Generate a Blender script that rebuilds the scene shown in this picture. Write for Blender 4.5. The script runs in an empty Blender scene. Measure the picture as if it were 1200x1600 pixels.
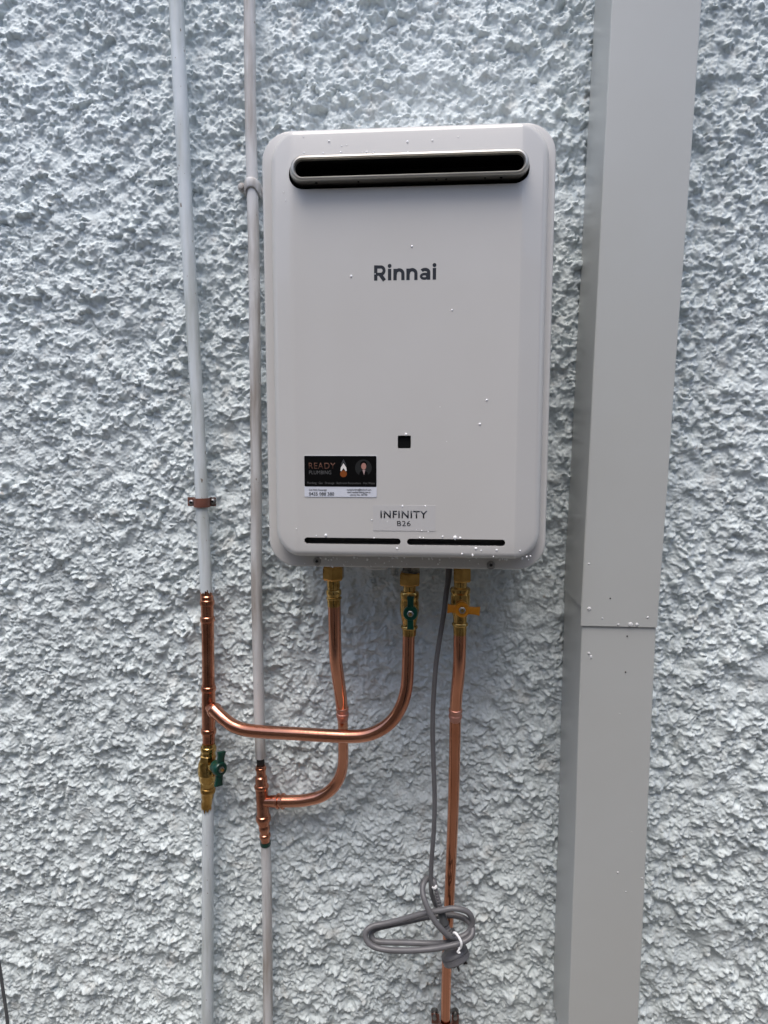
import bpy, bmesh, math, random
import numpy as np
from mathutils import Vector, Matrix, noise

random.seed(7)
rng = np.random.default_rng(11)
C = bpy.context.scene.collection
SC = bpy.context.scene

# ------------------------------------------------------------------ camera, sky, sun, exposure
PITCH, YAW, DIST, CAMZ, FOC = 6.5, 4.5, 1.05, 1.5, 1067.0
cam = bpy.data.cameras.new('camera')
cam.sensor_fit = 'VERTICAL'; cam.sensor_height = 36.0; cam.lens = 36.0 * FOC / 1600.0
cam.clip_start = 0.02; cam.clip_end = 200
camo = bpy.data.objects.new('camera', cam); C.objects.link(camo)
camo.location = (0, -DIST, CAMZ)
camo.rotation_euler = (math.radians(90 - PITCH), 0, math.radians(YAW))
SC.camera = camo

SUN_TO = Vector((-0.12, -0.60, 1.60)).normalized()
world = bpy.data.worlds.new('World'); SC.world = world; world.use_nodes = True
wn = world.node_tree.nodes; wl = world.node_tree.links
sky = wn.new('ShaderNodeTexSky'); sky.sky_type = 'NISHITA'; sky.sun_disc = False
sky.sun_elevation = math.asin(SUN_TO.z); sky.sun_rotation = math.atan2(SUN_TO.x, SUN_TO.y)
sky.air_density = 0.9; sky.air_density = 0.85; sky.dust_density = 2.9; sky.ozone_density = 0.0
wn['Background'].inputs['Strength'].default_value = 0.13
wl.new(sky.outputs[0], wn['Background'].inputs['Color'])
sun = bpy.data.lights.new('sun', 'SUN'); sun.energy = 1.2; sun.angle = math.radians(38); sun.color = (1.0, 0.985, 0.96)
suno = bpy.data.objects.new('sun', sun); C.objects.link(suno)
suno.rotation_euler = SUN_TO.to_track_quat('Z', 'Y').to_euler()
SC.view_settings.view_transform = 'Standard'; SC.view_settings.look = 'None'
SC.view_settings.gamma = 1; SC.view_settings.use_curve_mapping = False
SC.view_settings.exposure = 0.89

# ------------------------------------------------------------------ photograph measurements -> metres
RM = camo.rotation_euler.to_matrix()
def P(px, py, Y):
    """point of the photograph that stands Y metres off the wall plane; also its distance along the lens axis"""
    d = RM @ Vector(((px - 600) / FOC, -(py - 800) / FOC, -1.0))
    t = (DIST - Y) / d.y
    v = d * t
    return Vector((v.x, -Y, v.z + CAMZ)), t
def PV(px, py, Y): return P(px, py, Y)[0]
def rad(w, t): return w * 0.5 * t / FOC

# ------------------------------------------------------------------ materials
def mat(name, col, rough=0.5, metal=0.0, var=None, vscale=8.0, bump=0.0, bscale=60.0, stretch=(1, 1, 1), coat=0.0, rvar=0.0, spec=0.5, detail=5.0):
    m = bpy.data.materials.new(name); m.use_nodes = True
    n = m.node_tree.nodes; l = m.node_tree.links; b = n['Principled BSDF']
    b.inputs['Base Color'].default_value = (*col, 1); b.inputs['Roughness'].default_value = rough
    b.inputs['Metallic'].default_value = metal; b.inputs['Coat Weight'].default_value = coat
    b.inputs['Specular IOR Level'].default_value = spec
    tc = n.new('ShaderNodeTexCoord'); mp = n.new('ShaderNodeMapping'); mp.inputs['Scale'].default_value = stretch
    l.new(tc.outputs['Object'], mp.inputs['Vector'])
    if var is not None or rvar:
        t = n.new('ShaderNodeTexNoise'); t.inputs['Scale'].default_value = vscale; t.inputs['Detail'].default_value = detail
        t.inputs['Roughness'].default_value = 0.6
        l.new(mp.outputs[0], t.inputs['Vector'])
        if var is not None:
            r = n.new('ShaderNodeValToRGB'); r.color_ramp.elements[0].position = 0.36; r.color_ramp.elements[1].position = 0.66
            r.color_ramp.elements[0].color = (*var, 1); r.color_ramp.elements[1].color = (*col, 1)
            l.new(t.outputs[0], r.inputs[0]); l.new(r.outputs[0], b.inputs['Base Color'])
        if rvar:
            q = n.new('ShaderNodeMapRange'); q.inputs['From Min'].default_value = 0.3; q.inputs['From Max'].default_value = 0.7
            q.inputs['To Min'].default_value = max(0.02, rough - rvar); q.inputs['To Max'].default_value = rough + rvar
            l.new(t.outputs[0], q.inputs[0]); l.new(q.outputs[0], b.inputs['Roughness'])
    if bump:
        t2 = n.new('ShaderNodeTexNoise'); t2.inputs['Scale'].default_value = bscale; t2.inputs['Detail'].default_value = 4
        l.new(mp.outputs[0], t2.inputs['Vector'])
        bp = n.new('ShaderNodeBump'); bp.inputs['Strength'].default_value = bump; bp.inputs['Distance'].default_value = 0.002
        l.new(t2.outputs[0], bp.inputs['Height']); l.new(bp.outputs[0], b.inputs['Normal'])
    return m

M = {}
M['case'] = mat('enamelled_steel', (0.575, 0.562, 0.54), 0.32, 0.0, bump=0.03, bscale=900, rvar=0.04, vscale=5, var=(0.56, 0.545, 0.52), coat=0.35)
M['black'] = mat('matt_black', (0.004, 0.004, 0.004), 0.7, spec=0.15)
M['dark_inside'] = mat('dark_sheet_metal', (0.05, 0.047, 0.045), 0.55, 0.3)
M['steel'] = mat('brushed_steel', (0.60, 0.58, 0.53), 0.36, 0.7, var=(0.38, 0.36, 0.32), vscale=30, stretch=(0.15, 1, 1), rvar=0.06)
M['screw'] = mat('zinc_screw', (0.35, 0.34, 0.33), 0.32, 1.0)
M['ink'] = mat('black_print', (0.018, 0.021, 0.028), 0.4)
M['label'] = mat('silver_label', (0.535, 0.525, 0.515), 0.40, 0.0, bump=0.02, bscale=500)
M['sticker_black'] = mat('black_vinyl', (0.003, 0.003, 0.003), 0.55, spec=0.08)
M['sticker_white'] = mat('white_vinyl', (0.66, 0.68, 0.74), 0.25)
M['bronze_print'] = mat('bronze_print', (0.12, 0.06, 0.042), 0.5, spec=0.1)
M['grey_print'] = mat('grey_print', (0.11, 0.11, 0.11), 0.5, spec=0.1)
M['orange_print'] = mat('rust_orange_print', (0.22, 0.062, 0.016), 0.5, spec=0.1)
M['white_print'] = mat('white_print', (0.75, 0.73, 0.70), 0.4)
M['charcoal_print'] = mat('charcoal_print', (0.035, 0.038, 0.045), 0.4)
M['portrait_back'] = mat('portrait_backdrop', (0.022, 0.023, 0.023), 0.5, spec=0.1)
M['skin_print'] = mat('skin_print', (0.40, 0.20, 0.16), 0.4)
M['shirt_print'] = mat('shirt_print', (0.42, 0.30, 0.29), 0.4)
M['copper'] = mat('copper', (0.72, 0.34, 0.22), 0.14, 1.0, var=(0.52, 0.215, 0.13), vscale=14, rvar=0.05, bump=0.06, bscale=260, stretch=(1, 1, 0.35))
M['copper_dull'] = mat('heated_copper', (0.66, 0.34, 0.27), 0.42, 0.9, var=(0.50, 0.22, 0.15), vscale=45, rvar=0.1, bump=0.12, bscale=260)
M['copper_dark'] = mat('tarnished_copper', (0.64, 0.29, 0.185), 0.17, 1.0, var=(0.46, 0.18, 0.105), vscale=25, rvar=0.07, bump=0.12, bscale=300)
M['gas_copper'] = mat('gas_pipe_copper', (0.70, 0.32, 0.20), 0.12, 1.0, var=(0.54, 0.22, 0.125), vscale=12, rvar=0.07, bump=0.06, bscale=260, stretch=(1, 1, 0.3))
M['brass'] = mat('brass', (0.70, 0.47, 0.17), 0.16, 1.0, var=(0.42, 0.25, 0.07), vscale=70, rvar=0.08, bump=0.12, bscale=260)
M['brass_dull'] = mat('dull_brass', (0.55, 0.33, 0.10), 0.30, 1.0, var=(0.36, 0.20, 0.055), vscale=50, rvar=0.06, bump=0.08, bscale=300)
M['green'] = mat('green_plastic', (0.0, 0.045, 0.028), 0.30, var=(0.0, 0.032, 0.02), vscale=60)
M['yellow'] = mat('yellow_plastic', (0.46, 0.175, 0.008), 0.36, var=(0.38, 0.135, 0.006), vscale=60)
M['cord'] = mat('grey_pvc', (0.145, 0.143, 0.15), 0.40, bump=0.03, bscale=300, var=(0.12, 0.118, 0.123), vscale=40)
M['cord_dark'] = mat('dark_grey_rubber', (0.075, 0.078, 0.082), 0.42)
M['tie'] = mat('white_nylon', (0.85, 0.85, 0.85), 0.35)
M['downpipe'] = mat('coated_steel_downpipe', (0.465, 0.475, 0.46), 0.36, 0.0, bump=0.03, bscale=500, var=(0.45, 0.455, 0.435), vscale=4, rvar=0.04)
M['brown_clip'] = mat('brown_painted_strap', (0.19, 0.075, 0.052), 0.5, 0.1, var=(0.13, 0.05, 0.035), vscale=60)
M['tape'] = mat('thread_tape_and_paste', (0.30, 0.27, 0.22), 0.7, var=(0.02, 0.018, 0.015), vscale=120, bump=0.5, bscale=200)
M['lead'] = mat('black_sleeve', (0.012, 0.012, 0.011), 0.5)
M['path'] = mat('concrete', (0.20, 0.19, 0.175), 0.85, var=(0.14, 0.135, 0.125), vscale=5, bump=0.4, bscale=80)
M['opposite'] = mat('tan_render', (0.34, 0.29, 0.24), 0.85, var=(0.27, 0.225, 0.18), vscale=3, bump=0.4, bscale=60)

def painted(name, col, dirt, zlo, zhi):
    """brush-painted pipe: streaky paint, chips and greenish-grey grime"""
    m = mat(name, col, 0.48, 0.0, bump=0.25, bscale=140, stretch=(1, 1, 0.12))
    n = m.node_tree.nodes; l = m.node_tree.links; b = n['Principled BSDF']
    tc = n['Texture Coordinate']
    mp = n.new('ShaderNodeMapping'); mp.inputs['Scale'].default_value = (1, 1, 0.1); l.new(tc.outputs['Object'], mp.inputs[0])
    t = n.new('ShaderNodeTexNoise'); t.inputs['Scale'].default_value = 90; t.inputs['Detail'].default_value = 6; l.new(mp.outputs[0], t.inputs[0])
    big = n.new('ShaderNodeTexNoise'); big.inputs['Scale'].default_value = 5; l.new(tc.outputs['Object'], big.inputs[0])
    mul = n.new('ShaderNodeMath'); mul.operation = 'MULTIPLY'; l.new(t.outputs[0], mul.inputs[0]); l.new(big.outputs[0], mul.inputs[1])
    r = n.new('ShaderNodeValToRGB'); r.color_ramp.elements[0].position = 0.20; r.color_ramp.elements[1].position = 0.36
    r.color_ramp.elements[0].color = (*col, 1); r.color_ramp.elements[1].color = (*dirt, 1)
    l.new(mul.outputs[0], r.inputs[0])
    ch = n.new('ShaderNodeTexNoise'); ch.inputs['Scale'].default_value = 150; ch.inputs['Detail'].default_value = 3
    mp2 = n.new('ShaderNodeMapping'); mp2.inputs['Scale'].default_value = (1, 1, 0.5); l.new(tc.outputs['Object'], mp2.inputs[0]); l.new(mp2.outputs[0], ch.inputs[0])
    cr = n.new('ShaderNodeMapRange'); cr.inputs['From Min'].default_value = 0.70; cr.inputs['From Max'].default_value = 0.73
    l.new(ch.outputs[0], cr.inputs[0])
    mx = n.new('ShaderNodeMixRGB'); mx.inputs[2].default_value = (0.20, 0.17, 0.14, 1)
    l.new(cr.outputs[0], mx.inputs[0]); l.new(r.outputs[0], mx.inputs[1]); l.new(mx.outputs[0], b.inputs['Base Color'])
    return m
M['paint_blue'] = painted('blue_white_pipe_paint', (0.61, 0.655, 0.675), (0.44, 0.47, 0.45), 0, 1)
M['paint_old'] = painted('weathered_pipe_paint', (0.57, 0.565, 0.56), (0.30, 0.265, 0.235), 0, 1)
M['water'] = bpy.data.materials.new('water'); M['water'].use_nodes = True
_b = M['water'].node_tree.nodes['Principled BSDF']
_b.inputs['Base Color'].default_value = (1, 1, 1, 1); _b.inputs['Roughness'].default_value = 0.03
_b.inputs['Transmission Weight'].default_value = 0.12; _b.inputs['IOR'].default_value = 1.33  # bright glints of the drops are put into a white, nearly opaque colour

M['water_flat'] = M['water'].copy(); M['water_flat'].name = 'water_film'
M['water_flat'].node_tree.nodes['Principled BSDF'].inputs['Transmission Weight'].default_value = 0.55
# ------------------------------------------------------------------ object helpers
WP = {}
def place(name, me, m, parent=None, label=None, cat=None, kind=None, group=None, centre=None, smooth=None):
    co = np.empty(len(me.vertices) * 3, np.float32); me.vertices.foreach_get('co', co); co = co.reshape(-1, 3)
    c = Vector(((co.min(0) + co.max(0)) / 2).tolist()) if centre is None else Vector(centre)
    me.transform(Matrix.Translation(-c)); me.name = name
    if m is not None:
        for q in (m if isinstance(m, (list, tuple)) else [m]): me.materials.append(q)
    if smooth is not None:
        me.polygons.foreach_set('use_smooth', [smooth] * len(me.polygons))
    o = bpy.data.objects.new(name, me); C.objects.link(o)
    if parent is not None:
        o.parent = parent; o.location = c - WP[parent.name]
    else: o.location = c
    WP[o.name] = c
    tagp(o, label, cat, kind, group)
    return o
def tagp(o, label=None, cat=None, kind=None, group=None):
    if label: o['label'] = label
    if cat: o['category'] = cat
    if kind: o['kind'] = kind
    if group: o['group'] = group
def empty(name, loc, label, cat, group=None):
    o = bpy.data.objects.new(name, None); C.objects.link(o); o.location = loc; o.empty_display_size = 0.05
    WP[o.name] = Vector(loc); tagp(o, label, cat, None, group)
    return o
def from_bm(bm, angle=None):
    me = bpy.data.meshes.new('m'); bmesh.ops.recalc_face_normals(bm, faces=bm.faces[:])
    if angle is not None:
        for f in bm.faces: f.smooth = True
        for e in bm.edges:
            if len(e.link_faces) == 2 and e.calc_face_angle(0) > math.radians(angle): e.smooth = False
    bm.to_mesh(me); bm.free(); return me

def catmull(pts, sub):
    out = []; n = len(pts)
    for i in range(n - 1):
        p0 = pts[max(i - 1, 0)]; p1 = pts[i]; p2 = pts[i + 1]; p3 = pts[min(i + 2, n - 1)]
        for k in range(sub):
            t = k / sub
            out.append(tuple(0.5 * ((2 * b) + (-a + c) * t + (2 * a - 5 * b + 4 * c - d) * t * t + (-a + 3 * b - 3 * c + d) * t ** 3) for a, b, c, d in zip(p0, p1, p2, p3)))
    out.append(tuple(pts[-1])); return out
def sweep(bm, P4, sides=20, caps=True, mid=0, wob=None):
    """rings of radius P4[i][3] along the points"""
    pts = [Vector(p[:3]) for p in P4]; rings = []
    tan0 = (pts[1] - pts[0]).normalized()
    nrm = tan0.cross(Vector((0, 1, 0)));
    if nrm.length < 0.1: nrm = tan0.cross(Vector((1, 0, 0)))
    nrm.normalize()
    for i, p in enumerate(pts):
        t = (pts[min(i + 1, len(pts) - 1)] - pts[max(i - 1, 0)]).normalized()
        nrm = (nrm - t * nrm.dot(t)).normalized(); bn = t.cross(nrm); r = P4[i][3]
        ring = []
        for k in range(sides):
            a = 2 * math.pi * k / sides
            ring.append(bm.verts.new(p + (nrm * math.cos(a) + bn * math.sin(a)) * (r * (wob(i, a) if wob else 1))))
        rings.append(ring)
    for a, b in zip(rings, rings[1:]):
        for k in range(sides):
            f = bm.faces.new((a[k], a[(k + 1) % sides], b[(k + 1) % sides], b[k])); f.material_index = mid
    if caps:
        f = bm.faces.new(rings[0][::-1]); f.material_index = mid; f = bm.faces.new(rings[-1]); f.material_index = mid
    return rings
def pxpts(pts):
    """(px, py, Y, width px) -> (x, y, z, radius)"""
    out = []
    for px, py, Y, w in pts:
        v, t = P(px, py, Y); out.append((v.x, v.y, v.z, rad(w, t)))
    return out
def tube(pts, sub=8, sides=24, world_pts=False):
    bm = bmesh.new(); sweep(bm, catmull(pts if world_pts else pxpts(pts), sub), sides)
    return from_bm(bm, 40)
def lathe(a, b, prof, sides=28, world_pts=False, angle=32, roll=0.0, bm=None):
    """profile [(t 0..1, width px at a/b's depth)] round the line a-b ; a, b = (px, py, Y)"""
    if world_pts: A, B, sc = Vector(a), Vector(b), 1.0
    else:
        A, ta = P(*a); B, tb = P(*b)
    d = B - A; t = d.normalized()
    n = t.cross(Vector((0, 1, 0)))
    if n.length < 0.2: n = t.cross(Vector((0, 0, 1)))
    n.normalize(); bn = t.cross(n); own = bm is None
    if own: bm = bmesh.new()
    rings = []
    for s, w in prof:
        r = w if world_pts else rad(w, ta + (tb - ta) * s)
        rings.append([bm.verts.new(A + d * s + (n * math.cos(roll + 2 * math.pi * k / sides) + bn * math.sin(roll + 2 * math.pi * k / sides)) * r) for k in range(sides)])
    for p, q in zip(rings, rings[1:]):
        for k in range(sides): bm.faces.new((p[k], p[(k + 1) % sides], q[(k + 1) % sides], q[k]))
    bm.faces.new(rings[0][::-1]); bm.faces.new(rings[-1])
    if own: return from_bm(bm, angle)
def bead(t, h, w0, w1, n=5):
    """rounded raised ring in a profile between t-h and t+h"""
    return [(t - h * math.cos(math.pi * k / n), w0 + (w1 - w0) * math.sin(math.pi * k / n)) for k in range(n + 1)]
def hexnut(a, b, w, parent, m, name='nut', roll=math.pi / 6):
    """w = width across flats seen in the photograph; corner chamfers top and bottom"""
    prof = [(0, w * 0.94), (0.12, w * 1.06), (0.88, w * 1.06), (1, w * 0.94)]
    return place(name, lathe(a, b, prof, sides=6, angle=12, roll=roll), m, parent)
def box_bm(bm, x0, x1, y0, y1, z0, z1):
    v = [bm.verts.new((x, y, z)) for x in (x0, x1) for y in (y0, y1) for z in (z0, z1)]
    for q in ((0, 1, 3, 2), (4, 6, 7, 5), (0, 4, 5, 1), (2, 3, 7, 6), (0, 2, 6, 4), (1, 5, 7, 3)): bm.faces.new([v[i] for i in q])
def prism(poly, y0, y1, bevel=0.0):
    """closed outline [(x, z)] given depth from y0 (back) to y1 (front, smaller y)"""
    bm = bmesh.new(); a = [bm.verts.new((x, y0, z)) for x, z in poly]; b = [bm.verts.new((x, y1, z)) for x, z in poly]
    n = len(poly)
    for i in range(n): bm.faces.new((a[i], a[(i + 1) % n], b[(i + 1) % n], b[i]))
    bm.faces.new(a[::-1]); fr = bm.faces.new(b)
    if bevel:
        bmesh.ops.bevel(bm, geom=list(fr.edges), offset=bevel, segments=2, affect='EDGES', profile=0.5)
    return bm
def rrect(x0, x1, z0, z1, r, n=8):
    out = []
    for cx, cz, a0 in ((x1 - r, z1 - r, 0), (x0 + r, z1 - r, 90), (x0 + r, z0 + r, 180), (x1 - r, z0 + r, 270)):
        for k in range(n + 1):
            a = math.radians(a0 + 90 * k / n); out.append((cx + r * math.cos(a), cz + r * math.sin(a)))
    return out
def ellipse(cx, cz, rx, rz, n=24): return [(cx + rx * math.cos(2 * math.pi * k / n), cz + rz * math.sin(2 * math.pi * k / n)) for k in range(n)]

# ------------------------------------------------------------------ the rendered wall (real relief)
def vnoise(nx, nz, sx, sz, seed):
    r = np.random.default_rng(seed)
    gx = int(nx / sx) + 3; gz = int(nz / sz) + 3
    g = r.random((gz, gx)).astype(np.float32) * 2 - 1
    u = np.arange(nx) / sx; v = np.arange(nz) / sz
    iu = u.astype(int); iv = v.astype(int); fu = u - iu; fv = v - iv
    fu = fu * fu * (3 - 2 * fu); fv = fv * fv * (3 - 2 * fv)
    a = g[iv][:, iu]; b = g[iv][:, iu + 1]; c = g[iv + 1][:, iu]; d = g[iv + 1][:, iu + 1]
    return (a * (1 - fu) + b * fu) * (1 - fv)[:, None] + (c * (1 - fu) + d * fu) * fv[:, None]
def build_wall():
    st = 0.0014
    X0, X1, Z0, Z1 = -0.79, 0.67, CAMZ - 1.10, CAMZ + 0.70
    nx = int((X1 - X0) / st); nz = int((Z1 - Z0) / st)
    mm = lambda a: a / 1000 / st
    fz = np.fft.fftfreq(nz)[:, None].astype(np.float32); fx = np.fft.rfftfreq(nx)[None, :].astype(np.float32)
    def band(size, seed, ax=1.0, az=1.0, wdt=0.42):
        """isotropic band of noise, lumps about size mm across, unit deviation"""
        r = np.random.default_rng(seed); g = r.standard_normal((nz, nx)).astype(np.float32)
        f = np.sqrt((fx * ax) ** 2 + (fz * az) ** 2) + 1e-9
        G = np.exp(-(np.log(f * mm(size) * 2.0)) ** 2 / (2 * wdt ** 2))
        q = np.fft.irfft2(np.fft.rfft2(g) * G, s=(nz, nx)).astype(np.float32)
        return q / q.std()
    low = np.linspace(1, 0, nz, dtype=np.float32)[:, None] ** 1.3       # thrown flatter and flakier towards the foot
    billow = lambda q: np.abs(q) - 0.8
    H = 0.0016 * band(60, 1) + 0.0014 * band(26, 2)
    rough = np.clip(0.85 + 0.30 * band(90, 40) , 0.35, 1.5)             # some areas are thrown heavier
    A = 0.0016 * band(14, 3) + 0.0013 * billow(band(8, 4)) + 0.0012 * billow(band(4.6, 5))
    B = 0.0013 * band(13, 13, .85, 1.15) + 0.0013 * billow(band(7.2, 14, .9, 1.1)) + 0.0012 * billow(band(4.2, 15, .95, 1.05))
    H = H + (A * (1 - low) + B * low) * rough
    clump = 0.55 * band(30, 6) + 0.4 * band(12, 7) + 0.55 * band(110, 9)
    def splat(N, rlo, rhi, amp, gate, seed):
        r = np.random.default_rng(seed)
        cx = r.random(N) * nx; cz = r.random(N) * nz; rr = rlo + (rhi - rlo) * r.random(N) ** 2.2
        el = 0.62 + 0.85 * r.random(N); th = r.random(N) * math.pi; k = 0.5 + 0.7 * r.random(N); sharp = r.random(N)
        for i in range(N):
            x, z = cx[i], cz[i]
            if clump[int(z), int(x)] + (sharp[i] - 0.5) * 1.2 < gate: continue
            R = mm(rr[i]); e = el[i]; w = int(R * max(e, 1 / e)) + 2
            x0, x1, z0, z1 = max(0, int(x) - w), min(nx, int(x) + w + 1), max(0, int(z) - w), min(nz, int(z) + w + 1)
            gx = (np.arange(x0, x1) - x)[None, :]; gz = (np.arange(z0, z1) - z)[:, None]
            c, s_ = math.cos(th[i]), math.sin(th[i])
            u = (gx * c + gz * s_) / (R * e); v = (-gx * s_ + gz * c) * e / R
            d2 = u * u + v * v
            h = np.clip(1 - d2, 0, 1) ** (0.6 + 0.7 * sharp[i]) * rr[i] / 1000 * amp * k[i]
            sub = H[z0:z1, x0:x1]; b0 = H[min(nz - 1, int(z)), min(nx - 1, int(x))]; np.copyto(sub, np.where(d2 < 1, np.maximum(sub + h * 0.35, b0 + (sub - b0) * 0.35 + h), sub))
    splat(15000, 4.0, 8.5, 0.62, 0.1, 22)
    splat(95000, 1.9, 4.4, 1.0, -0.7, 23)
    # pits
    r = np.random.default_rng(31)
    for i in range(2200):
        x = r.random() * nx; z = r.random() * nz; R = mm(2.5 + 6 * r.random() ** 2); w = int(R) + 2
        x0, x1, z0, z1 = max(0, int(x) - w), min(nx, int(x) + w + 1), max(0, int(z) - w), min(nz, int(z) + w + 1)
        d2 = ((np.arange(x0, x1) - x)[None, :] ** 2 + (np.arange(z0, z1) - z)[:, None] ** 2) / R ** 2
        H[z0:z1, x0:x1] -= (np.clip(1 - d2, 0, 1) ** 1.0 * R * st * 0.42).astype(np.float32)
    # the lumps sag: warp the field with itself a little, downwards
    dzv = (band(14, 50) * 0.9 + np.clip((H - H.mean()) / st, -3, 4) * 0.5); dxv = band(12, 51) * 0.8
    iz_ = np.clip(np.rint(np.arange(nz)[:, None] + dzv).astype(int), 0, nz - 1); ix_ = np.clip(np.rint(np.arange(nx)[None, :] + dxv).astype(int), 0, nx - 1)
    H = H[iz_, ix_]
    H = H + 0.00038 * band(3.0, 52)
    K = H.copy(); K[1:-1, 1:-1] = (5 * H[1:-1, 1:-1] + (H[2:, 1:-1] + H[:-2, 1:-1] + H[1:-1, 2:] + H[1:-1, :-2])) / 9; H = K.astype(np.float32)
    H -= H.mean(); H = np.clip(H, -0.013, 0.014)
    # coarser wall round the detailed field
    ex = 40
    xl = np.linspace(-4.0, X0 - 0.02, ex); xr = np.linspace(X1 + 0.02, 4.0, ex)
    zl = np.linspace(-0.05, Z0 - 0.02, 12); zh = np.linspace(Z1 + 0.02, 3.0, 30)
    xs = np.concatenate([xl, X0 + np.arange(nx) * st, xr]); zs = np.concatenate([zl, Z0 + np.arange(nz) * st, zh])
    ix = np.concatenate([rng.integers(0, nx, ex), np.arange(nx), rng.integers(0, nx, ex)])
    iz = np.concatenate([rng.integers(0, nz, 12), np.arange(nz), rng.integers(0, nz, 30)])
    HH = H[iz][:, ix]
    NX, NZ = len(xs), len(zs)
    co = np.empty((NZ, NX, 3), np.float32); co[..., 0] = xs[None, :]; co[..., 1] = -HH; co[..., 2] = zs[:, None]
    me = bpy.data.meshes.new('wall'); me.vertices.add(NX * NZ); me.vertices.foreach_set('co', co.ravel())
    a = (np.arange(NZ - 1)[:, None] * NX + np.arange(NX - 1)[None, :]).ravel()
    q = np.stack([a, a + 1, a + NX + 1, a + NX], 1).astype(np.int32)
    me.loops.add(q.size); me.loops.foreach_set('vertex_index', q.ravel())
    me.polygons.add(len(q)); me.polygons.foreach_set('loop_start', np.arange(len(q), dtype=np.int32) * 4)
    me.polygons.foreach_set('use_smooth', np.ones(len(q), bool)); me.update(calc_edges=True)
    m = bpy.data.materials.new('painted_roughcast'); m.use_nodes = True
    n = m.node_tree.nodes; l = m.node_tree.links; b = n['Principled BSDF']; b.inputs['Roughness'].default_value = 0.56
    b.inputs['Specular IOR Level'].default_value = 0.4
    tc = n.new('ShaderNodeTexCoord')
    def nz_(s, d=5, rgh=0.6):
        t = n.new('ShaderNodeTexNoise'); t.inputs['Scale'].default_value = s; t.inputs['Detail'].default_value = d; t.inputs['Roughness'].default_value = rgh
        l.new(tc.outputs['Object'], t.inputs[0]); return t.outputs[0]
    def mr(src, a0, a1, b0=0, b1=1):
        q = n.new('ShaderNodeMapRange'); q.inputs[1].default_value = a0; q.inputs[2].default_value = a1; q.inputs[3].default_value = b0; q.inputs[4].default_value = b1
        l.new(src, q.inputs[0]); return q.outputs[0]
    def mix(f, c1, c2):
        q = n.new('ShaderNodeMixRGB'); l.new(f, q.inputs[0])
        for k, c in ((1, c1), (2, c2)):
            if isinstance(c, tuple): q.inputs[k].default_value = (*c, 1)
            else: l.new(c, q.inputs[k])
        return q.outputs[0]
    c = mix(mr(nz_(2.2), 0.35, 0.65), (0.575, 0.63, 0.635), (0.665, 0.725, 0.73))
    c = mix(mr(nz_(26, 6), 0.56, 0.74, 0, 0.55), c, (0.50, 0.48, 0.44))      # thin grime
    c = mix(mr(nz_(62, 4), 0.66, 0.76, 0, 0.7), c, (0.38, 0.31, 0.24))       # bare sandy pits and stains
    c = mix(mr(nz_(160, 2), 0.755, 0.79, 0, 0.8), c, (0.09, 0.08, 0.07))     # specks
    l.new(c, b.inputs['Base Color'])
    bp = n.new('ShaderNodeBump'); bp.inputs['Strength'].default_value = 0.6; bp.inputs['Distance'].default_value = 0.0016
    l.new(nz_(380, 6, 0.7), bp.inputs['Height']); l.new(bp.outputs[0], b.inputs['Normal'])
    place('wall', me, m, kind='structure', centre=(0, 0, 0), label='white painted roughcast wall behind the heater and pipes')
build_wall()

# path and the building opposite (both outside the frame, they close the side passage)
bm = bmesh.new(); box_bm(bm, -12, 12, -14, 0.3, -0.15, 0.0); place('ground', from_bm(bm), M['path'], kind='structure')
bm = bmesh.new(); box_bm(bm, -9, 9, -2.35, -2.2, 0.0, 2.55); place('opposite_wall', from_bm(bm), M['opposite'], kind='structure')
bm = bmesh.new(); box_bm(bm, -0.42, 0.44, -2.2, -2.17, 0.0, 2.1); place('added_dark_panel', from_bm(bm), mat('dark_panel_paint', (0.045, 0.035, 0.03), 0.4), kind='structure')  # unseen dark panel, added to give the pipes dark reflected bands
bm = bmesh.new()
for x in (-0.54, 0.44): box_bm(bm, x, x + 0.12, -2.2, -2.15, 0.0, 2.22)
box_bm(bm, -0.54, 0.56, -2.2, -2.148, 2.1, 2.22); place('added_pale_strips', from_bm(bm), mat('pale_strip_paint', (0.7, 0.7, 0.68), 0.4), kind='structure')  # unseen pale strips round the panel, added for bright stripes in the copper

# ------------------------------------------------------------------ water heater
YF = 0.20          # front face of the cover off the wall
YC = 0.168         # flange of the casing behind it
xL = (PV(422, 300, YF - .012).x + PV(429, 800, YF - .012).x) / 2; xR = (PV(860, 300, YF - .012).x + PV(845, 800, YF - .012).x) / 2
zT = PV(640, 194.5, YF - .008).z; zB = PV(640, 870.5, YF - .008).z
cL = (PV(411, 250, YC).x + PV(418, 850, YC).x) / 2; cR = (PV(871, 250, YC).x + PV(851, 850, YC).x) / 2
cT = (PV(427, 205.5, YC).z + PV(843, 188.5, YC).z) / 2 ; cB = PV(640, 888, YC).z
heater = empty('water_heater', ((cL + cR) / 2, -0.1, cB), 'pale grey wall mounted gas water heater with long black flue slot', 'water heater')

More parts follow.
